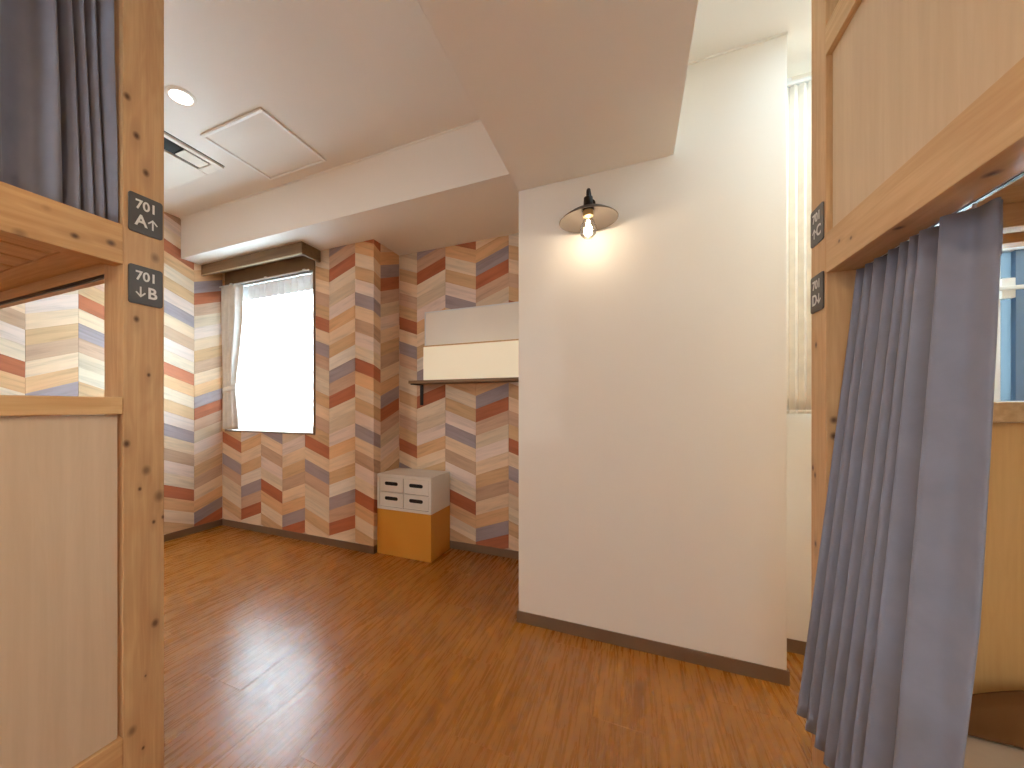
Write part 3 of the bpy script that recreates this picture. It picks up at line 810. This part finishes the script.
t.box('guard_cap', (X1 - .002, X1 + .036, yb0, yb1 - .001, 1.858, 1.930), M_cap, .003)
t.box('back_panel', (RXB - .012, RXB - .002, yb0, yb1, 1.425, 1.93), M_ply_r, .001)
t.box('end_panel', (X1 + PW, RXB - PW, RY0 + .035, RY0 + .047, .19, .965), M_ply_end, .001)
t.box('end_cap', (X1 + PW, RXB - PW, RY0 + .012, RY0 + .062, .966, 1.010), M_cap, .003)
t.box('end_rail', (X1 + PW, RXB - PW, RY0 + .012, RY0 + .052, 1.352, 1.424), M_pine_x, .002)
t.box('end_rail', (X1 + PW, RXB - PW, RY0 + .012, RY0 + .052, .10, .19), M_pine_x, .002)
t.box('upper_end_panel', (X1 + PW, RXB - PW, RY0 + .035, RY0 + .047, 1.425, 2.10), M_ply, .001)
t.box('deck_board', (X1 + .062, RXB - .04, 1.02, RY0 + .012, 1.385, 1.40), M_pine_x, .001)
t.box('cross_rail', (X1 + .062, RXB - .04, 1.10, 1.14, 1.340, 1.385), M_pine_x, .002)
xx = X1 + .064
while xx + .09 < RXB - .04:
    t.box('slat', (xx, xx + .088, RYB + .06, 1.02, 1.385, 1.40), M_pine_y, .0015); xx += .094
t.box('curtain_channel', (X1 + .072, X1 + .090, yb0, yb1 - .004, 1.336, 1.350), M_alu, .002)
t.box('channel_slot', (X1 + .078, X1 + .084, yb0, yb1 - .004, 1.3345, 1.336), M_black, 0)
t.box('lower_deck', (X1 + .07, RXB - .04, yb0, RY0, .165, .18), M_pine_y, .001)
sign(t, X1, 1.2815, 1.4625, -1, ('C', .013, -.013, True), 'charcoal sign reading 701 C with up arrow')
sign(t, X1, 1.2815, 1.290, -1, ('D', -.011, .014, False), 'charcoal sign reading 701 D with down arrow')

M_ = M_mattress
t = Thing('mattress', 'beige mattress on the lower deck of the right bunk', 'mattress', (.9, .3, .181))
t.box('cushion', (X1 + .085, RXB - .045, yb0 + .02, RY0 - .003, 181e-3, .302), M_mattress, .02)
t.part('piping', boxes((X1 + .084, RXB - .044, yb0 + .019, RY0 - .002, .283, .288)), M_mattress)
# brown cushion resting against the end panel
bm = bmesh.new(); NX, NZ = 18, 10
def cush(u, v, s):
    e = max(0.0, 1 - abs(2 * u - 1) ** 5) ** .5 * max(0.0, 1 - abs(2 * v - 1) ** 4) ** .5
    zz = .303 + (.040 + .09 * math.sin(min(1.0, min(u, 1 - u) / .4) * PI / 2)) * v
    return (.60 + .62 * u, 1.206 + s * .026 * e + .018 * (v - .5), zz)
for s in (1, -1):
    g = [[bm.verts.new(cush(i / NX, j / NZ, s)) for i in range(NX + 1)] for j in range(NZ + 1)]
    for j in range(NZ):
        for i in range(NX): bm.faces.new((g[j][i], g[j][i + 1], g[j + 1][i + 1], g[j + 1][i]))
single('cushion', bm, M_cushion, 'dark brown bolster cushion against the end panel of the right bunk', 'cushion', (.91, 1.24, .303), smooth=True)

# lower curtain of the right bunk
t = Thing('bed_curtain', 'slate blue pleated curtain pulled back at the right lower bunk', 'curtain', (.48, 1.05, .235))
# ridge (towards the aisle) and valley positions along Y
ridge = [1.224, 1.186, 1.150, 1.099, 1.060, 1.030, 1.002, .943]
ridge_b = [1.226, 1.175, 1.125, 1.080, 1.035, .985, .945, .865]
def prof(k):
    """plan outline at k = 0 (top) .. 1 (hem)."""
    kk = min(1, k / .6) ** .8; xb = .500 - .096 * k ** 1.05; am = .016 + .012 * k
    pts = [(xb + am, 1.233)]
    for i in range(len(ridge)):
        y = ridge[i] + (ridge_b[i] - ridge[i]) * k
        if i < len(ridge) - 1:
            yn = ridge[i + 1] + (ridge_b[i + 1] - ridge[i + 1]) * k
            pts += [(xb - am, y + .004), (xb - am + .004, y - .006), (xb + am, (y + yn) / 2 + .006), (xb + am * .8, (y + yn) / 2 - .008)]
        else:
            xl = xb - am - .004 + .004 * k
            pts += [(xl + .004, y + .007), (xl, y), (xl + .008, y - .006), (xl + .03, y - .018), (.513 - .088 * k, .897 - .055 * kk), (.517 - .088 * k, .893 - .055 * kk), (.518 - .088 * k, .898 - .055 * kk)]
    return pts
rows = []
for r in range(33):
    k = r / 32; z = 1.324 + (.235 - 1.324) * k
    cm = catmull(prof(k), 5)
    pin = .6 + .4 * min(1, max(0, (k - .05) / .08)) if k < .13 else 1.0
    rows.append([(x_, y_, z) for x_, y_ in cm])
f = t.part('fabric', sheet(rows), M_blue, True); thicken(f, .002)
hd = []
for r in range(3):
    k = .004 + r * .04
    hd.append([(x_ + .0022, y_, 1.324 + (.235 - 1.324) * k) for x_, y_ in catmull(prof(k), 5)])
f = t.part('header_tape', sheet(hd), M_blue, True); thicken(f, .001)
for k in range(6): t.box('hook', (X1 + .079, X1 + .083, .93 + k * .058, .933 + k * .058, 1.318, 1.334), M_alu, .0008)
